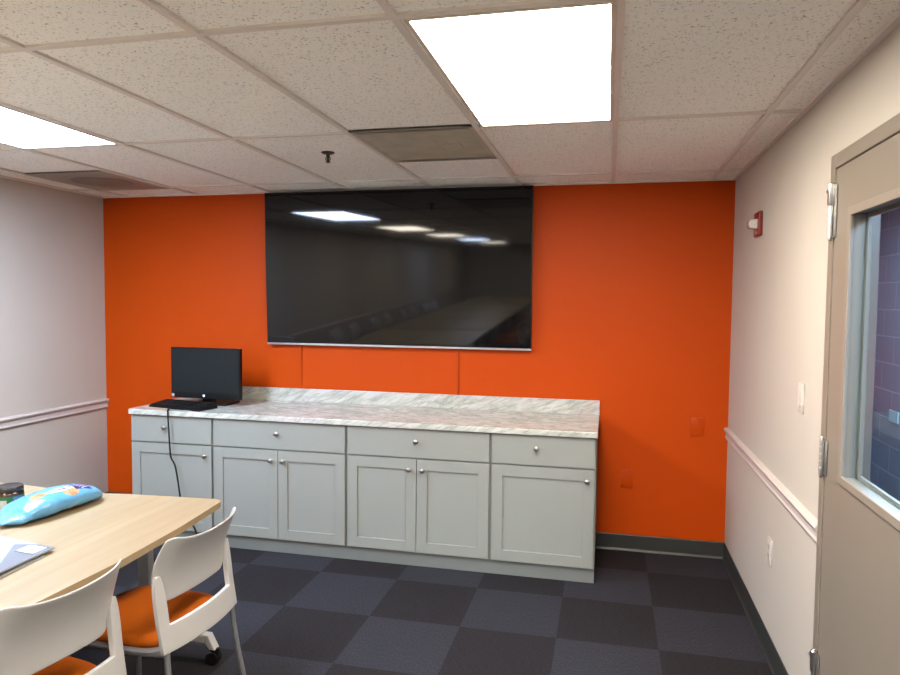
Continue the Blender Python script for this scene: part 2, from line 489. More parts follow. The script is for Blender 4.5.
# ------------------------------------------------------------------ ceiling fittings
def ceiling_light(i, y1, warm, label, group=None):
    x0, x1 = GX+G*i+0.022, GX+G*(i+1)-0.010
    y0 = y1-2*G+0.014; y1 = y1-0.013
    t = thing('ceiling_light', label, 'ceiling light', ((x0+x1)/2, (y0+y1)/2, H), 0, group)
    hx, hy = (x1-x0)/2, (y1-y0)/2
    bm = BM(); w = 0.015
    box(bm, -hx, hx, -hy, -hy+w, -0.002, 0.009, 0.002); box(bm, -hx, hx, hy-w, hy, -0.002, 0.009, 0.002)
    box(bm, -hx, -hx+w, -hy+w, hy-w, -0.002, 0.009, 0.002); box(bm, hx-w, hx, -hy+w, hy-w, -0.002, 0.009, 0.002)
    link('frame', bm, M['lightframe'], t)
    bm = BM(); box(bm, -hx+w, hx-w, -hy+w, hy-w, 0.003, 0.008)
    link('diffuser', bm, M['lamp_warm' if warm else 'lamp_cool'], t)
    return t
ceiling_light(3, YB, True, 'warm white troffer ceiling light, the one between the stained vent and the door')
ceiling_light(-1, YB, False, 'bluish white troffer ceiling light above the left wall side of the table')
k = 0
for j, (cw, rw) in enumerate(((True, True), (True, True), (False, True), (True, True)), 1):
    yy = YB - 4*G*j
    ceiling_light(-1, yy, cw, 'ceiling light seen only as a reflection in the wall television', 'ceiling lights reflected in the television')
    ceiling_light(3, yy, rw, 'ceiling light behind the camera, out of the picture', 'ceiling lights behind the camera')
def corridor_fill_light(y, label):  # added panels, out of view, to light the corridor
    t = thing('corridor_fill_light', label, 'ceiling light', (5.35, y, 2.419))
    bm = BM(); box(bm, -0.28, 0.28, -0.55, 0.55, -0.006, 0.0, 0.002); link('diffuser', bm, M['fill_corr'], t)
    bm = BM()
    for a in (-1, 1):
        box(bm, min(a*0.28, a*0.30), max(a*0.28, a*0.30), -0.57, 0.57, -0.01, 0.0); box(bm, -0.28, 0.28, min(a*0.55, a*0.57), max(a*0.55, a*0.57), -0.01, 0.0)
    link('frame', bm, M['lightframe'], t)
corridor_fill_light(-0.3, 'added corridor fill light beyond the door window, toward the end wall')  # stands in for the hallway's bluish daylight
corridor_fill_light(-3.4, 'added corridor fill light beyond the door window, opposite the door')  # second added panel, brightens the reveal of the door window

def vent(x0, x1, y0, y1, label, stain):
    t = thing('ceiling_vent', label, 'ceiling vent', ((x0+x1)/2, (y0+y1)/2, H))
    hx, hy = (x1-x0)/2-0.013, (y1-y0)/2-0.013
    bm = BM(); w = 0.022
    box(bm, -hx, hx, -hy, -hy+w, -0.0004, 0.009, 0.001); box(bm, -hx, hx, hy-w, hy, -0.0004, 0.009, 0.001)
    box(bm, -hx, -hx+w, -hy+w, hy-w, -0.0004, 0.009, 0.001); box(bm, hx-w, hx, -hy+w, hy-w, -0.0004, 0.009, 0.001)
    link('frame', bm, M['ventframe'], t)
    bm = BM()
    box(bm, -hx+w, hx-w, -hy+w, hy-w, 0.0006, 0.009)
    link('panel', bm, stain, t)
    bm = BM()      # embossed cross-shaped face
    if stain is M['vent']:
        box(bm, -0.17, 0.17, -0.05, 0.05, -0.0012, 0.002, 0.001); box(bm, -0.06, 0.06, -0.15, 0.15, -0.001, 0.002, 0.001)
        link('diffuser_plate', bm, M['ventframe'], t)
    else:
        lathe(bm, [(0.20, 0.0008), (0.185, -0.004), (0.165, -0.003)], 0, 0, 0, 32)
        bmesh.ops.scale(bm, vec=(1, 0.9, 1), verts=bm.verts[:])
        link('diffuser_plate', bm, M['vent_dark'], t)
    return t
m, nt, b = newmat('vent panel with dark round stain'); M['vent_round'] = m
v = coords(nt)
ln = nt.nodes.new('ShaderNodeVectorMath'); ln.operation = 'LENGTH'; nt.links.new(v, ln.inputs[0])
nt.links.new(ramp(nt, ln.outputs['Value'], [(0.12, (0.17, 0.14, 0.115)), (0.30, (0.33, 0.285, 0.235))]), b.inputs['Base Color'])
M['vent_dark'] = plain('vent plate dark', (0.19, 0.16, 0.13), 0.6, var=0.1)
vent(GX+G*2, GX+G*3, YC, YB, 'olive grey stained square ceiling vent beside the warm light', M['vent'])
vent(GX-G*2, GX-G, YD, YC, 'brown stained ceiling vent with round dark plate in the corner above the left wall', M['vent_round'])

t = thing('fire_sprinkler', 'small dark pendent sprinkler head hanging from the ceiling tile before the television', 'sprinkler', (2.393, -1.195, H+0.010))
bm = BM(); lathe(bm, [(0.036, -0.001), (0.036, -0.004), (0.026, -0.010), (0.014, -0.012)], n=24); link('escutcheon', bm, M['brass'], t, smooth=True)
bm = BM(); lathe(bm, [(0.009, -0.008), (0.010, -0.026), (0.007, -0.028), (0.005, -0.05), (0.006, -0.052)], n=14)
for a in (-1, 1): tube(bm, smoothpath([(a*0.008, 0, -0.026), (a*0.013, 0, -0.036), (a*0.004, 0, -0.052)], 4), 0.0025, 8)
link('body', bm, M['brass'], t, smooth=True)
bm = BM(); lathe(bm, [(0.004, -0.051), (0.013, -0.053), (0.013, -0.055), (0.003, -0.056)], n=16); link('deflector', bm, M['brass'], t, smooth=True)

# ------------------------------------------------------------------ wall fittings
t = thing('fire_alarm_strobe', 'red fire alarm strobe with clear lens high on the white wall', 'fire alarm', (W+0.0006, -0.775, 2.072))
bm = BM(); box(bm, -0.022, 0, -0.062, 0.062, -0.064, 0.064, 0.006); link('back_box', bm, M['red'], t, smooth=True)
bm = BM(); extrude_profile(bm, [(-0.021, -0.024), (-0.056, -0.020), (-0.064, -0.010), (-0.064, 0.010), (-0.056, 0.020), (-0.021, 0.024)], 'y', -0.034, 0.034)
link('strobe_lens', bm, M['strobe'], t)
bm = BM(); box(bm, -0.024, -0.0215, -0.02, 0.02, -0.05, -0.036); link('sounder_strip', bm, M['strobe'], t)

t = thing('light_switch', 'white rocker light switch on the white wall beside the door', 'light switch', (W, -1.672, 1.278))
bm = BM(); box(bm, -0.007, 0, -0.038, 0.038, -0.060, 0.060, 0.003); link('cover_plate', bm, M['plate_white'], t, smooth=True)
bm = BM(); box(bm, -0.011, -0.006, -0.017, 0.017, -0.034, 0.034, 0.002, rot=Matrix.Rotation(radians(3), 3, 'Y')); link('rocker', bm, M['plate_white'], t)

t = thing('power_outlet', 'white duplex power outlet low on the white wall below the chair rail', 'power outlet', (W, -1.24, 0.495))
bm = BM(); box(bm, -0.007, 0, -0.040, 0.040, -0.062, 0.062, 0.003); link('cover_plate', bm, M['plate_white'], t, smooth=True)
for s in (-1, 1):
    bm = BM(); box(bm, -0.0095, -0.006, -0.017, 0.017, s*0.021-0.015, s*0.021+0.015, 0.002)
    o = link('receptacle', bm, M['plate_white'], t)
    bm = BM()
    for yy in (-0.007, 0.007): box(bm, -0.0102, -0.0090, yy-0.0014, yy+0.0014, s*0.021-0.003, s*0.021+0.008)
    box(bm, -0.0102, -0.009, -0.002, 0.002, s*0.021-0.010, s*0.021-0.006)
    link('slot', bm, M['slot'], o)

def blank(x, z, lab):
    t = thing('blank_cover_plate', lab, 'cover plate', (x, 0.0006, z))
    bm = BM(); box(bm, -0.041, 0.041, -0.008, 0, -0.062, 0.062, 0.003); link('plate', bm, M['orange_plate'], t, smooth=True)
    for s in (-1, 1):
        bm = BM(); lathe(bm, [(0.0035, 0.0075), (0.0035, 0.0088), (0.002, 0.009)], 0, 0, s*0.042, 10, axis='-y'); link('screw', bm, M['orange_plate'], t)
blank(4.448, 0.853, 'orange painted blank cover plate on the orange wall, the higher one near the corner')
blank(4.016, 0.484, 'orange painted blank cover plate on the orange wall, the lower one beside the cabinets')
for x, lab in ((1.671, 'orange painted cable raceway below the television, the one nearer the monitor'), (2.852, 'orange painted cable raceway below the television, the one farther from the monitor')):
    bm = BM(); box(bm, x-0.010, x+0.010, -0.012, 0, CT+0.096, 1.45, 0.002)
    tag(link('cable_raceway', bm, M['orange_plate']), lab, 'cable raceway')

# ------------------------------------------------------------------ television, screen leaning and bowing slightly
t = thing('television', 'huge black flat screen television mounted on the orange wall', 'television', (2.4, -0.0, 1.33))
X0, X1, Z1 = -0.971, 0.971, 1.094
def tv_y(z):          # z above the bottom edge; the top hangs forward
    u = z/Z1
    return -0.052 - (math.tan(radians(3.2))*z - (math.tan(radians(3.2))-math.tan(radians(0.7)))*z*z/(2*Z1))
bm = BM()
NZ = 14
def sheet(bm, xa, xb, za, zb, off, th):
    fr, bk = [], []
    for i in range(NZ+1):
        z = za+(zb-za)*i/NZ
        y = tv_y(z)+off
        fr.append((bm.verts.new((xa, y, z)), bm.verts.new((xb, y, z))))
        bk.append((bm.verts.new((xa, y+th, z)), bm.verts.new((xb, y+th, z))))
    for i in range(NZ):
        bm.faces.new((fr[i][0], fr[i][1], fr[i+1][1], fr[i+1][0]))
        bm.faces.new((bk[i][1], bk[i][0], bk[i+1][0], bk[i+1][1]))
        bm.faces.new((fr[i][1], bk[i][1], bk[i+1][1], fr[i+1][1]))
        bm.faces.new((bk[i][0], fr[i][0], fr[i+1][0], bk[i+1][0]))
    bm.faces.new((fr[0][0], bk[0][0], bk[0][1], fr[0][1])); bm.faces.new((fr[-1][1], bk[-1][1], bk[-1][0], fr[-1][0]))
sheet(bm, X0, X1, 0.0, Z1, 0.003, 0.026)
link('casing', bm, M['black'], t)
bm = BM(); sheet(bm, X0+0.007, X1-0.007, 0.012, Z1-0.007, 0.0005, 0.0025); link('screen', bm, M['tvglass'], t, smooth=True)
bm = BM(); box(bm, X0, X1, tv_y(0)-0.002, tv_y(0)+0.026, -0.004, 0.009, 0.001); link('bottom_trim', bm, M['silver'], t)
bm = BM(); box(bm, X0+0.012, X0+0.215, tv_y(0.03)-0.003, tv_y(0.03)+0.002, 0.011, 0.050, 0.001); link('sensor_bar', bm, M['black'], t)
bm = BM(); box(bm, -0.32, 0.32, tv_y(0.5)+0.029, -0.002, 0.30, 0.78, 0.003); link('wall_bracket', bm, M['black'], t)

# ------------------------------------------------------------------ base cabinets
YFRONT = -0.612           # face frame
YDOOR = -0.631
def knob_bm(x, z):
    bm = BM(); lathe(bm, [(0.009, 0), (0.009, 0.002), (0.005, 0.004), (0.005, 0.014), (0.012, 0.018), (0.0155, 0.024), (0.0145, 0.029), (0.009, 0.032), (0.002, 0.033)], x, YDOOR, z, 18, axis='-y')
    return bm
def shaker(x0, x1, z0, z1, fw=0.066):
    bm = BM()
    y0, y1 = YDOOR, YFRONT-0.0005
    box(bm, x0, x0+fw, y0, y1, z0, z1, 0.0012, 1); box(bm, x1-fw, x1, y0, y1, z0, z1, 0.0012, 1)
    box(bm, x0+fw-0.0005, x1-fw+0.0005, y0, y1, z0, z0+fw, 0.0012, 1); box(bm, x0+fw-0.0005, x1-fw+0.0005, y0, y1, z1-fw, z1, 0.0012, 1)
    box(bm, x0+fw-0.004, x1-fw+0.004, y0+0.010, y1, z0+fw-0.004, z1-fw+0.004)
    return bm
def cabinet(xa, xb, doors, label):
    t = thing('base_cabinet', label, 'cabinet', (0, 0, 0))
    bm = BM()
    box(bm, xa, xb, YFRONT, -0.018, 0.088, CT-0.036)
    link('carcass', bm, M['cab_dark'], t)
    m0 = 0.0085
    bm = BM(); box(bm, xa+m0, xb-m0, YDOOR, YFRONT-0.0005, 0.686, 0.862, 0.0015, 2)
    dr = link('drawer', bm, M['cabinet'], t)
    link('knob', knob_bm((xa+xb)/2+(0.0 if doors == 2 else (-0.04 if xa < 1 else -0.035)), 0.789), M['nickel'], dr, smooth=True)
    z0, z1 = 0.092, 0.676
    if doors == 1:
        d = link('door', shaker(xa+m0, xb-m0, z0, z1), M['cabinet'], t)
        link('knob', knob_bm(xb-m0-0.042, 0.612), M['nickel'], d, smooth=True)
    else:
        xm = (xa+xb)/2
        d = link('door', shaker(xa+m0, xm-0.002, z0, z1), M['cabinet'], t); link('knob', knob_bm(xm-0.044, 0.612), M['nickel'], d, smooth=True)
        d = link('door', shaker(xm+0.002, xb-m0, z0, z1), M['cabinet'], t); link('knob', knob_bm(xm+0.042, 0.612), M['nickel'], d, smooth=True)
    return t
cabinet(0.7085, 1.3325, 1, 'pale grey single door base cabinet below the monitor, with the cord hanging across it')
cabinet(1.3330, 2.2745, 2, 'pale grey two door base cabinet next to the one below the monitor')
cabinet(2.2750, 3.1990, 2, 'pale grey two door base cabinet, second from the open floor by the door')
cabinet(3.1995, 3.8220, 1, 'pale grey single door base cabinet at the end nearest the bare orange wall')
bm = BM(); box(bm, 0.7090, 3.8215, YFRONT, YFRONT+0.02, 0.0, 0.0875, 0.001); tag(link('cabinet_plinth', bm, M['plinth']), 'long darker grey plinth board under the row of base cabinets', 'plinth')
t = thing('worktop', 'long white and grey marble patterned laminate worktop over the base cabinets', 'worktop')
bm = BM(); box(bm, 0.709, 3.8285, -0.652, -0.001, CT-0.0358, CT, 0.004, 2); link('countertop', bm, M['marble'], t)
bm = BM(); box(bm, 0.709, 3.8285, -0.021, -0.001, CT, CT+0.096, 0.002, 2); link('backsplash', bm, M['marble'], t)

# ------------------------------------------------------------------ monitor, keyboard, papers, cord
t = thing('computer_monitor', 'small black computer monitor standing on the marble worktop', 'monitor', (1.116, -0.36, CT), radians(-2))
bm = BM()
w, z0, z1 = 0.277, 0.046, 0.405
box(bm, -w, w, -0.012, 0.022, z0, z1, 0.004)
link('casing', bm, M['black'], t)
bm = BM(); box(bm, -w+0.012, w-0.012, -0.0135, -0.0115, z0+0.042, z1-0.012); link('screen', bm, M['monglass'], t)
bm = BM(); box(bm, -0.045, 0.045, 0.020, 0.045, 0.012, 0.22, 0.004)
link('neck', bm, M['black'], t)
bm = BM(); box(bm, -0.12, 0.165, -0.012, 0.17, 0.0005, 0.018, 0.005); link('base', bm, M['black'], t)
bm = BM(); lathe(bm, [(0.0095, 0.0118), (0.0095, 0.0130), (0.008, 0.0134)], -0.01, 0, z0+0.021, 20, axis='-y')
link('badge', bm, M['white_logo'], t)
bm = BM(); lathe(bm, [(0.012, 0.0118), (0.012, 0.0128)], -w+0.016, 0, z0+0.018, 16, axis='-y'); link('sticker', bm, M['paper'], t)

t = thing('keyboard', 'black desktop keyboard on the worktop in front of the monitor', 'keyboard', (1.030, -0.505, CT+0.0012), radians(-12))
bm = BM()
extrude_profile(bm, [(-0.085, 0.0), (0.085, 0.0), (0.085, 0.030), (0.07, 0.033), (-0.075, 0.015), (-0.085, 0.010)], 'x', -0.25, 0.25)
link('case', bm, M['black'], t)
bm = BM(); pad = BM()
tilt = math.atan2(0.018, 0.145)
for r in range(6):
    yy = -0.066+r*0.0245
    zz = 0.0165+(yy+0.075)*math.tan(tilt)
    xx = -0.238
    segs = {0: [1.3, 1.3, 1.3, 6.2, 1.3, 1.3, 1.3, 1.3]}.get(r, [1]*15)
    for s in segs:
        ww = 0.0225*s
        if xx+ww > 0.13: break
        box(bm, xx, xx+ww-0.0035, yy-0.0098, yy+0.0098, zz-0.003, zz+0.0045, 0.0015, 1)
        xx += ww
    xx = 0.145
    for q in range(4): box(pad, xx+q*0.0225, xx+q*0.0225+0.019, yy-0.0098, yy+0.0098, zz-0.003, zz+0.0045, 0.0015, 1)
link('keys', bm, M['keyblack'], t); link('number_pad', pad, M['keyblack'], t)
keyboard = t; keyboard.scale = (0.92, 1, 1)

def sheet_obj(name, cx, cy, z, sx, sy, rz, mat, label, cat='paper', th=0.001):
    bm = BM(); box(bm, -sx/2, sx/2, -sy/2, sy/2, 0, th)
    o = link(name, bm, mat, None, loc=(cx, cy, z)); o.rotation_euler = (0, 0, rz)
    return tag(o, label, cat)
sheet_obj('paper_sheet', 0.868, -0.535, CT+0.0001, 0.23, 0.16, radians(-30), M['paper_tan'], 'tan paper sheet sticking out under the keyboard at the worktop edge')
sheet_obj('paper_sheet', 0.93, -0.27, CT+0.0003, 0.26, 0.19, radians(-12), M['paper_grey'], 'pale grey printed paper lying behind the keyboard under the monitor')

pts = [(0.955, -0.42, CT+0.004), (0.985, -0.60, CT+0.006), (1.015, -0.648, CT+0.006), (1.026, -0.668, CT-0.012), (1.036, -0.675, 0.80), (1.050, -0.684, 0.66), (1.062, -0.69, 0.60), (1.092, -0.69, 0.545),
       (1.120, -0.70, 0.44), (1.146, -0.71, 0.33), (1.22, -0.755, 0.24), (1.31, -0.80, 0.17), (1.36, -0.83, 0.07), (1.40, -0.88, 0.006), (1.46, -1.05, 0.005), (1.52, -1.30, 0.005)]
pts = [(x, y, z) for (x, y, z) in pts if not (y > -0.45)]
bm = BM(); tube(bm, smoothpath(pts, 6), 0.0055, 8)
cd_ = link('cord', bm, M['rubber'], keyboard, smooth=True)
cd_['label'] = 'black cord hanging over the worktop edge down to the floor'
cd_.matrix_parent_inverse = (Matrix.Translation(keyboard.location) @ Matrix.Rotation(keyboard.rotation_euler.z, 4, 'Z') @ Matrix.Diagonal((0.92, 1, 1, 1))).inverted()

# ------------------------------------------------------------------ tables
def make_table(poly, cx, label, group, round_idx):
    """nesting table; poly is the top outline in world coordinates"""
    oy = sum(p[1] for p in poly)/len(poly)
    t = thing('folding_table', label, 'table', (cx, oy, 0), 0, group)
    pl = [(x-cx, y-oy) for x, y in poly]
    pr = rounded(pl, 0.05, 6, round_idx)
    bm = BM(); prism(bm, pr, TT-0.027, TT, 0.0025, 2)
    for f in bm.faces:
        if abs(f.normal.z) < 0.5: f.material_index = 1
    link('tabletop', bm, [M['oak'], M['oak_edge']], t)
    ys = [p[1] for p in pl]; ya, yb = max(ys)-0.065, min(ys)+0.10
    bm = BM(); box(bm, -0.03, 0.03, yb, ya, TT-0.075, TT-0.028, 0.003); link('beam', bm, M['table_leg'], t)
    for yy in (ya, yb):
        bm = BM(); box(bm, -0.028, 0.028, yy-0.02, yy+0.02, 0.10, TT-0.028, 0.004)
        lg = link('leg', bm, M['table_leg'], t)
        bm = BM()
        box(bm, -0.31, 0.31, yy-0.022, yy+0.022, 0.10, 0.135, 0.006)
        for s in (-1, 1):
            bx = BM(); box(bx, -0.024, 0.024, yy-0.02, yy+0.02, 0, 0.14, 0.005)
            for v in bx.verts:     # elbow that drops to the caster
                z = v.co.z
                v.co = Vector((s*(0.305+0.045*(1-z/0.14)) + v.co.x*(0.55+0.45*z/0.14), v.co.y, 0.072+z*0.46))
            merge(bm, bx)
        link('foot', bm, M['table_leg'], lg)
        for s in (-1, 1):
            bm = BM()
            cx_ = s*0.355
            tube(bm, [(cx_-0.010, yy-0.02, 0.029), (cx_-0.010, yy+0.02, 0.029)], 0.029, 20)
            box(bm, cx_-0.022, cx_+0.018, yy-0.010, yy+0.010, 0.03, 0.076, 0.004)
            link('caster', bm, M['rubber'], lg, smooth=True)
    return t
R0 = [(1.470, -1.952), (1.70, -1.918), (2.178, -1.882), (2.215, -2.25), (2.231, -2.65), (2.216, -3.0), (2.188, -3.28), (2.165, -3.46), (1.470, -3.46)]
L0 = [(0.62, -1.900), (1.14, -1.913), (1.464, -1.947), (1.464, -3.46), (0.62, -3.46)]
make_table(R0, 1.812, 'oak topped folding table with the blue bag and booklet on it', None, (2, 7))
make_table(L0, 1.03, 'oak topped folding table beyond the bag, under the dark lidded jar', None, (0, 4))
S1 = [(0.66, 0.74), (1.444, 0.74), (1.444, -0.74), (0.66, -0.74)]
S2 = [(1.452, 0.74), (2.226, 0.74), (2.226, -0.74), (1.452, -0.74)]
ta = make_table([(x, y-4.28) for x, y in S1], 1.05, 'oak topped folding table seen only as a dim reflection in the television', 'tables reflected in the television', (0, 1, 2, 3))
tb_ = make_table([(x, y-4.28) for x, y in S2], 1.84, 'oak topped folding table seen only as a dim reflection in the television', 'tables reflected in the television', (0, 1, 2, 3))
for k in range(1, 6):
    dup(ta, (1.05, -4.28-1.56*k, 0), 0); dup(tb_, (1.84, -4.28-1.56*k, 0), 0)

# ------------------------------------------------------------------ chairs (local frame: sitter faces -x, origin on the floor below the seat centre)
def superseat(bm, hx, hy, z0, z1, dome, nx=14):
    """soft squarish cushion"""
    def sq(t, e=0.42): return math.copysign(abs(cos(t))**e, cos(t)), math.copysign(abs(sin(t))**e, sin(t))
    n = 48
    rings = []
    prof = [(0.90, z0), (0.97, z0+0.004), (1.0, (z0+z1)/2), (0.985, z1-0.006), (0.94, z1+dome*0.25), (0.80, z1+dome*0.6), (0.55, z1+dome*0.85), (0.25, z1+dome)]
    for r, z in prof:
        ring = []
        for k in range(n):
            a = 2*pi*k/n; cx, sy = sq(a)
            tz = z
            if r <= 0.985 and z > z0+0.01:
                if cx*r < -0.6: tz -= 0.030*((-cx*r-0.6)/0.4)**2      # waterfall front
            ring.append(bm.verts.new((cx*hx*r, sy*hy*r, tz)))
        rings.append(ring)
    for i in range(len(rings)-1):
        for k in range(n): bm.faces.new((rings[i][k], rings[i][(k+1) % n], rings[i+1][(k+1) % n], rings[i+1][k]))
    bm.faces.new(rings[0][::-1]); bm.faces.new(rings[-1])

def lerp_tab(tab, z):
    if z <= tab[0][0]: return tab[0][1]
    for (a, va), (b, vb) in zip(tab, tab[1:]):
        if z <= b: return va+(vb-va)*(z-a)/(b-a)
    return tab[-1][1]
def back_point(u, z, post=False):
    """chair back mid-surface: u in -1..1 across, z height"""
    a = min(1.05, abs(u))
    hw = lerp_tab([(0.42, 0.207), (0.52, 0.209), (0.69, 0.212), (0.76, 0.207), (0.84, 0.190)], z)
    if post:
        x = lerp_tab([(0.42, 0.254), (0.53, 0.234), (0.70, 0.212)], z) + 0.026*(1-a*a)
    else:
        x = lerp_tab([(0.58, 0.246), (0.64, 0.248), (0.70, 0.260), (0.76, 0.284), (0.84, 0.328)], z)
        x -= 0.022*a*a + 0.022*max(0, (a-0.70)/0.30)**2
    return Vector((x, u*hw, z))

def grid_solid(name, us, zs, keep, th, mat, parent, bev=0.0, sub=1, zfun=None, ufun=None, post=False):
    bm = BM()
    V = {}
    for i, u in enumerate(us):
        for j, z in enumerate(zs):
            zz = zfun(u, z) if zfun else z
            V[i, j] = bm.verts.new(back_point(ufun(u, z) if ufun else u, zz, post))
    for i in range(len(us)-1):
        for j in range(len(zs)-1):
            if keep((us[i]+us[i+1])/2, (zs[j]+zs[j+1])/2):
                bm.faces.new((V[i, j], V[i+1, j], V[i+1, j+1], V[i, j+1]))
    bmesh.ops.delete(bm, geom=[v for v in bm.verts if not v.link_faces], context='VERTS')
    o = link(name, bm, mat, parent, smooth='all')
    s = o.modifiers.new('solid', 'SOLIDIFY'); s.thickness = th; s.offset = 0.0
    if bev:
        b = o.modifiers.new('bev', 'BEVEL'); b.width = bev; b.segments = 2; b.limit_method = 'ANGLE'; b.angle_limit = radians(50)
    if sub:
        q = o.modifiers.new('sub', 'SUBSURF'); q.levels = sub; q.render_levels = sub
    return o

def make_chair(label):
    t = thing('stacking_chair', label, 'chair')
    # seat
    bm = BM(); superseat(bm, 0.232, 0.208, 0.425, 0.458, 0.012)
    bmesh.ops.translate(bm, verts=bm.verts[:], vec=(-0.0, 0, 0)); link('seat', bm, M['seat'], t, smooth='all')
    bm = BM(); superseat(bm, 0.235, 0.211, 0.408, 0.424, 0.0); link('seat_pan', bm, M['chair_pan'], t, smooth='all')
    # U-shaped lower frame of the back: two posts and a bar
    us = [-1.05, -1.0, -0.90, -0.84, -0.74, -0.6, -0.4, -0.2, 0, 0.2, 0.4, 0.6, 0.74, 0.84, 0.90, 1.0, 1.05]
    zs = [0.425, 0.433, 0.465, 0.505, 0.515, 0.53, 0.57, 0.61, 0.655, 0.685, 0.693]
    keep = lambda u, z: abs(u) > 0.84 or z < 0.515
    fr = grid_solid('back_frame', us, zs, keep, 0.020, M['chair_white'], t, 0.003, 1,
                    zfun=lambda u, z: z,
                    ufun=lambda u, z: u if z < 0.62 or abs(u) < 0.8 else math.copysign(0.95+(abs(u)-0.95)*lerp_tab([(0.62, 1.0), (0.66, 0.85), (0.70, 0.35)], z), u), post=True)
    # upper shell with flared corners
    us = [-1.04, -1.02, -0.96, -0.85, -0.7, -0.5, -0.25, 0, 0.25, 0.5, 0.7, 0.85, 0.96, 1.02, 1.04]
    zs = [0.0, 0.03, 0.15, 0.4, 0.65, 0.85, 0.97, 1.0]
    def zf(u, v):
        a = min(1, abs(u)/1.04)
        lo = 0.588 + 0.025*max(0, (a-0.80)/0.2)**1.5
        hi = 0.806 + 0.032*a*a - 0.016*max(0, (a-0.92)/0.08)**2
        return lo+(hi-lo)*v
    sh = grid_solid('backrest', us, zs, lambda u, v: True, 0.007, M['chair_white'], t, 0, 1, zfun=zf, ufun=lambda u, v: u*(1-0.12*(1-v)**3))
    sh.location = (-0.009, 0, 0)
    # legs
    for s in (-1, 1):
        bm = BM(); tube(bm, smoothpath([(0.249, s*0.192, 0.450), (0.254, s*0.195, 0.380), (0.268, s*0.204, 0.26), (0.288, s*0.216, 0.13), (0.294, s*0.220, 0.06), (0.294, s*0.221, 0.010)], 5), 0.0105, 12)
        lg = link('leg', bm, M['chair_metal'], t, smooth=True)
        bm = BM(); lathe(bm, [(0.012, 0), (0.014, 0.003), (0.014, 0.022), (0.011, 0.025)], 0.294, s*0.221, 0.0, 14); link('glide', bm, M['rubber'], lg, smooth=True)
        bm = BM(); tube(bm, smoothpath([(0.246, s*0.186, 0.412), (0.10, s*0.184, 0.399), (-0.12, s*0.184, 0.399), (-0.185, s*0.189, 0.385), (-0.205, s*0.202, 0.26), (-0.222, s*0.218, 0.010)], 5), 0.0105, 12)
        lg = link('leg', bm, M['chair_metal'], t, smooth=True)
        bm = BM(); lathe(bm, [(0.012, 0), (0.014, 0.003), (0.014, 0.022), (0.011, 0.025)], -0.222, s*0.218, 0.0, 14); link('glide', bm, M['rubber'], lg, smooth=True)
    bm = BM(); tube(bm, [(-0.12, -0.184, 0.397), (-0.12, 0.184, 0.397)], 0.0095, 10); tube(bm, [(0.12, -0.184, 0.397), (0.12, 0.184, 0.397)], 0.0095, 10); link('cross_bar', bm, M['chair_metal'], t, smooth=True)
    return t
c1 = make_chair('white stacking chair with orange seat pulled up near the table corner, cabinets beyond')
c1.location = (2.160, -2.413, 0); c1.rotation_euler = (0, 0, radians(-2.9))
c2 = dup(c1, (2.085, -2.965, 0), radians(-9), 'white stacking chair with orange seat cut off by the bottom edge, nearest the booklet')
gl = 'white stacking chair seen only as a dim reflection in the television'
gg = 'chairs reflected in the television'
for yy in (-4.2, -4.85, -5.75, -6.4, -7.3, -7.95, -8.85, -9.5): dup(c1, (0.50, yy, 0), pi+radians(random.uniform(-6, 6)), gl, gg)
for yy in (-5.75, -6.4, -7.3, -7.95, -8.85, -9.5): dup(c1, (2.36, yy, 0), radians(random.uniform(-6, 6)), gl, gg)

# ------------------------------------------------------------------ on the table: bag, jar, booklet
m, nt, b = newmat('light blue printed film'); M['bag'] = m
tc = nt.nodes.new('ShaderNodeTexCoord')
sx = nt.nodes.new('ShaderNodeSeparateXYZ'); nt.links.new(tc.outputs['Object'], sx.inputs[0])
X_, Y_, Z_ = sx.outputs
def mth(op, a, c=None, clamp=False):
    n = nt.nodes.new('ShaderNodeMath'); n.operation = op; n.use_clamp = clamp
    for i, v in ((0, a), (1, c)):
        if v is None: continue
        if hasattr(v, 'is_output'): nt.links.new(v, n.inputs[i])
        else: n.inputs[i].default_value = v
    return n.outputs[0]
def ell(cx, cy, rx, ry, rot=0.0, wob=0.0):
    """mask of an ellipse painted on the bag, in the bag's own x (length) and y (across)"""
    dx = mth('SUBTRACT', X_, cx); dy = mth('SUBTRACT', Y_, cy)
    c, s = cos(rot), sin(rot)
    u = mth('ADD', mth('MULTIPLY', dx, c/rx), mth('MULTIPLY', dy, s/rx))
    w = mth('ADD', mth('MULTIPLY', dx, -s/ry), mth('MULTIPLY', dy, c/ry))
    r = mth('ADD', mth('MULTIPLY', u, u), mth('MULTIPLY', w, w))
    if wob:
        r = mth('ADD', r, mth('MULTIPLY', mth('SUBTRACT', noise(nt, tc.outputs['Object'], 45, 2), 0.5), wob))
    return mth('LESS_THAN', r, 1.0)
def rect(cx, cy, rx, ry, rot=0.0):
    dx = mth('SUBTRACT', X_, cx); dy = mth('SUBTRACT', Y_, cy)
    c, s = cos(rot), sin(rot)
    u = mth('ABSOLUTE', mth('ADD', mth('MULTIPLY', dx, c/rx), mth('MULTIPLY', dy, s/rx)))
    w = mth('ABSOLUTE', mth('ADD', mth('MULTIPLY', dx, -s/ry), mth('MULTIPLY', dy, c/ry)))
    return mth('LESS_THAN', mth('MAXIMUM', u, w), 1.0)
cl = ramp(nt, noise(nt, tc.outputs['Object'], 9, 3), [(0.3, (0.055, 0.20, 0.36)), (0.7, (0.10, 0.27, 0.43))])
gold = ramp(nt, noise(nt, tc.outputs['Object'], 60, 3), [(0.35, (0.25, 0.125, 0.04)), (0.65, (0.36, 0.23, 0.11))])
cl = mixc(nt, ell(-0.085, -0.015, 0.045, 0.026, 0.3, 0.9), cl, gold)
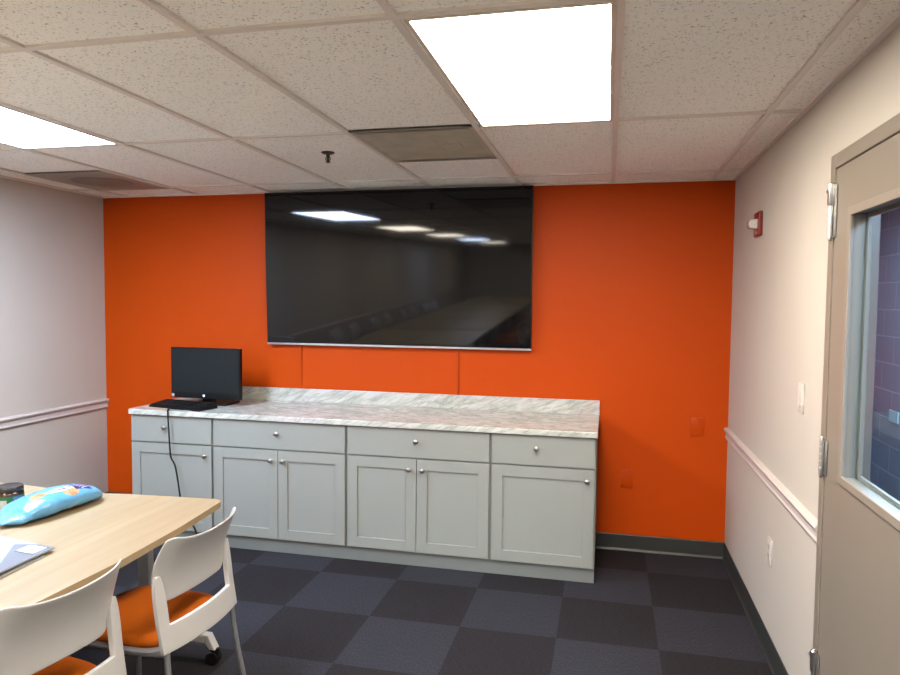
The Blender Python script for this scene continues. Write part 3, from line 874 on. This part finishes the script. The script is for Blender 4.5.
cl = mixc(nt, ell(0.035, -0.058, 0.036, 0.030, 0.3, 0.2), cl, gold)
cl = mixc(nt, ell(0.012, -0.022, 0.068, 0.022, -0.18), cl, (0.38, 0.40, 0.44))
for q in range(5): cl = mixc(nt, rect(-0.030+q*0.020, -0.014-0.004*q, 0.006, 0.008, 0.5), cl, (0.07, 0.08, 0.24))
cl = mixc(nt, rect(0.105, -0.032, 0.036, 0.040, -0.25), cl, (0.03, 0.014, 0.085))
for q in range(4): cl = mixc(nt, rect(0.107, -0.058+q*0.016, 0.020, 0.0040, 0.25), cl, (0.30, 0.31, 0.40))
for q in range(3): cl = mixc(nt, mth('MULTIPLY', ell(-0.02+q*0.03, -0.090, 0.014, 0.012, 0.2, 0.7), mth('LESS_THAN', Z_, 0.026)), cl, gold if q != 1 else (0.4, 0.4, 0.41))
nt.links.new(cl, b.inputs['Base Color'])
b.inputs['Roughness'].default_value = 0.22
bump(nt, b, noise(nt, tc.outputs['Object'], 22, 3, 0.6, 0.8), 0.55, 0.012)

bm = BM()
L2, NU, NV = 0.25, 40, 28
rings = []
for i in range(NU+1):
    u = -1+2*i/NU
    a = abs(u)
    if a > 0.80:
        e = (a-0.80)/0.20; wdt = 0.066-0.050*min(1, e*1.5) if u > 0 else 0.066-0.046*min(1, e*1.4); hgt = 0.018*(1-e)+0.003
    else:
        k = max(0.0, 1-(a/0.80)**3.2); wdt = 0.066+0.030*k**0.6; hgt = 0.018+0.027*k**0.55
    zc = 0.003+max(hgt, 0.004) + (0.012*max(0, a-0.80)/0.2)
    ring = []
    for k in range(NV):
        th = 2*pi*k/NV
        c = math.copysign(abs(cos(th))**0.8, cos(th)); s = math.copysign(abs(sin(th))**0.85, sin(th))
        cr = 1 + 0.05*sin(9*u+2*c) * (1 if a < 0.8 else 0.3) + 0.03*sin(23*u+5*th)
        ring.append(bm.verts.new((u*L2, c*wdt*(1+0.02*sin(14*u)), max(0.001, zc + s*hgt*cr))))
    rings.append(ring)
for i in range(NU):
    for k in range(NV): bm.faces.new((rings[i][k], rings[i][(k+1) % NV], rings[i+1][(k+1) % NV], rings[i+1][k]))
bm.faces.new(rings[0][::-1]); bm.faces.new(rings[-1])
bag = link('snack_bag', bm, M['bag'], None, smooth='all', loc=(1.572, -2.222, TT+0.0005))
bag.rotation_euler = (0, 0, radians(85))
tag(bag, 'light blue plastic snack bag with purple patch lying on the oak table', 'bag')

t = thing('jar', 'short glass jar with green label and dark lid behind the blue bag', 'jar', (1.404, -2.276, TT+0.0004))
M['salsa'] = plain('dark brown jar contents', (0.04, 0.018, 0.009), 0.12, var=0.25, vscale=50)
M['lid'] = plain('dark jar lid', (0.012, 0.010, 0.011), 0.28, var=0.1)
m, nt, b = newmat('green jar label'); M['label'] = m
v = coords(nt)
g = ramp(nt, noise(nt, v, 14, 2), [(0.35, (0.006, 0.075, 0.023)), (0.65, (0.011, 0.12, 0.042))])
nt.links.new(g, b.inputs['Base Color']); b.inputs['Roughness'].default_value = 0.4
bm = BM(); lathe(bm, [(0.044, 0), (0.050, 0.004), (0.052, 0.012), (0.052, 0.080), (0.050, 0.088), (0.046, 0.093), (0.046, 0.099)], n=32); link('glass_body', bm, M['salsa'], t, smooth=True)
bm = BM(); lathe(bm, [(0.0465, 0.093), (0.0505, 0.094), (0.0515, 0.097), (0.0515, 0.110), (0.049, 0.1135), (0.045, 0.1125), (0.010, 0.112)], n=36); link('lid', bm, M['lid'], t, smooth=True)
def wrap(a0, a1, z0, z1, r, n=24):
    bm = BM(); A = []; B = []
    for k in range(n+1):
        a = a0+(a1-a0)*k/n
        A.append(bm.verts.new((r*cos(a), r*sin(a), z0))); B.append(bm.verts.new((r*cos(a), r*sin(a), z1)))
    for k in range(n): bm.faces.new((A[k], A[k+1], B[k+1], B[k]))
    return bm
lab = link('label', wrap(radians(-175), radians(55), 0.016, 0.077, 0.0525, 40), M['label'], t, smooth='all')
M['label_ink'] = plain('label pale print', (0.36, 0.37, 0.35), 0.5, var=0.1, vscale=60)
M['label_blue'] = plain('label blue print', (0.085, 0.15, 0.29), 0.5)
link('barcode_patch', wrap(radians(-88), radians(-58), 0.022, 0.062, 0.0529, 8), M['label_ink'], lab)
link('text_patch', wrap(radians(-140), radians(-112), 0.040, 0.070, 0.0529, 8), M['label_ink'], lab)
link('blue_patch', wrap(radians(-32), radians(10), 0.042, 0.074, 0.0529, 8), M['label_blue'], lab)

# booklet with a faceted grey and white cover, loose sheets below
m, nt, b = newmat('booklet cover faceted'); M['cover'] = m
tc = nt.nodes.new('ShaderNodeTexCoord'); sx = nt.nodes.new('ShaderNodeSeparateXYZ'); nt.links.new(tc.outputs['Object'], sx.inputs[0])
X_, Y_, Z_ = sx.outputs
def half(a, bb, c): return mth('GREATER_THAN', mth('ADD', mth('MULTIPLY', X_, a), mth('MULTIPLY', Y_, bb)), c)
col = mixc(nt, half(4.65, 5.0, 0.587), (0.255, 0.28, 0.31), (0.135, 0.142, 0.17))
col = mixc(nt, half(-2.0, 6.0, 0.72), col, (0.35, 0.365, 0.38))
col = mixc(nt, half(-3.0, -1.2, 0.10), col, (0.32, 0.345, 0.37))
nt.links.new(col, b.inputs['Base Color']); b.inputs['Roughness'].default_value = 0.35
BK = (1.736, -2.724)
bt = thing('booklet', 'grey and white faceted cover booklet with framed white box on the table', 'booklet', (BK[0], BK[1], TT+0.003), radians(-12))
SHEAR = 0.29      # the sheets are fanned askew
def curved_sheet(bm, sx_, sy_, z, th, lift):
    nx, ny = 12, 10
    top = {}; bot = {}
    for i in range(nx+1):
        for j in range(ny+1):
            u = i/nx; w_ = j/ny
            x = -sx_/2+sx_*u; y = -sy_/2+sy_*w_
            x += SHEAR*(sy_/2-y)
            dz = lift*max(0, u-0.35)**1.6*(0.5+0.5*(1-w_))
            top[i, j] = bm.verts.new((x, y, z+th+dz)); bot[i, j] = bm.verts.new((x, y, z+dz))
    for i in range(nx):
        for j in range(ny):
            bm.faces.new((top[i, j], top[i+1, j], top[i+1, j+1], top[i, j+1])); bm.faces.new((bot[i, j+1], bot[i+1, j+1], bot[i+1, j], bot[i, j]))
    for i in range(nx):
        bm.faces.new((bot[i, 0], bot[i+1, 0], top[i+1, 0], top[i, 0])); bm.faces.new((top[i, ny], top[i+1, ny], bot[i+1, ny], bot[i, ny]))
    for j in range(ny):
        bm.faces.new((bot[0, j+1], bot[0, j], top[0, j], top[0, j+1])); bm.faces.new((top[nx, j+1], top[nx, j], bot[nx, j], bot[nx, j+1]))
bm = BM(); curved_sheet(bm, 0.358, 0.298, 0.0, 0.004, 0.03); link('pages', bm, M['paper'], bt)
bm = BM(); curved_sheet(bm, 0.36, 0.30, 0.0042, 0.0008, 0.03); link('cover', bm, M['cover'], bt)
def cover_z(x, y, sx_=0.36, sy_=0.30, lift=0.03):
    u = (x+sx_/2)/sx_; w_ = (y+sy_/2)/sy_
    return 0.0051+lift*max(0, u-0.35)**1.6*(0.5+0.5*(1-w_))
def patch(x0, x1, y0, y1, off):
    bm = BM(); n = 6; V = {}
    for i in range(n+1):
        for j in range(n+1):
            x = x0+(x1-x0)*i/n; y = y0+(y1-y0)*j/n
            V[i, j] = bm.verts.new((x+SHEAR*(0.15-y), y, cover_z(x, y)+off))
    for i in range(n):
        for j in range(n): bm.faces.new((V[i, j], V[i+1, j], V[i+1, j+1], V[i, j+1]))
    return bm
M['ink'] = plain('dark ink', (0.05, 0.06, 0.08), 0.5)
link('framed_box', patch(0.055, 0.162, 0.065, 0.140, 0.0006), M['ink'], bt)
link('title_box', patch(0.060, 0.157, 0.070, 0.135, 0.0012), M['paper'], bt)
bm = BM(); curved_sheet(bm, 0.35, 0.29, 0, 0.0015, 0.0)
ps = link('paper_stack', bm, M['paper'], None, loc=(1.750, -2.765, TT+0.0008)); ps.rotation_euler = (0, 0, radians(-14))
tag(ps, 'loose white sheets on the table poking out under the grey booklet', 'paper')

# pale patch added on the corridor wall for a cyan reflection in the glass
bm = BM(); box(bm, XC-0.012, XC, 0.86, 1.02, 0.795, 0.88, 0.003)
tag(link('reflection_patch', bm, M['teal_reflection']), 'pale teal reflection patch added on the corridor block wall for a light reflection in the door glass', 'painted reflection')

# ------------------------------------------------------------------ world, camera, view
w = bpy.data.worlds.new('world'); scene.world = w; w.use_nodes = True
w.node_tree.nodes['Background'].inputs['Color'].default_value = (0.5, 0.55, 0.6, 1)
w.node_tree.nodes['Background'].inputs['Strength'].default_value = 0.05

cam = bpy.data.cameras.new('camera'); co = bpy.data.objects.new('camera', cam); COL.objects.link(co)
yaw, pitch, roll = 0.225957, -0.0529887, 0.0093984
Fw = Vector((-sin(yaw)*cos(pitch), cos(yaw)*cos(pitch), sin(pitch)))
r0 = Vector((cos(yaw), sin(yaw), 0)); u0 = r0.cross(Fw)
r = r0*cos(roll)+u0*sin(roll); u = u0*cos(roll)-r0*sin(roll)
mw = Matrix((( r.x, u.x, -Fw.x), (r.y, u.y, -Fw.y), (r.z, u.z, -Fw.z))).to_4x4()
mw.translation = Vector((3.86853, -4.66057, 1.65446))
co.matrix_world = mw
cam.sensor_width = 36.0; cam.lens = 684.7176/900*36.0; cam.clip_start = 0.05; cam.clip_end = 100
scene.camera = co
scene.view_settings.view_transform = 'Standard'
scene.view_settings.look = 'None'
scene.view_settings.exposure = 0.0
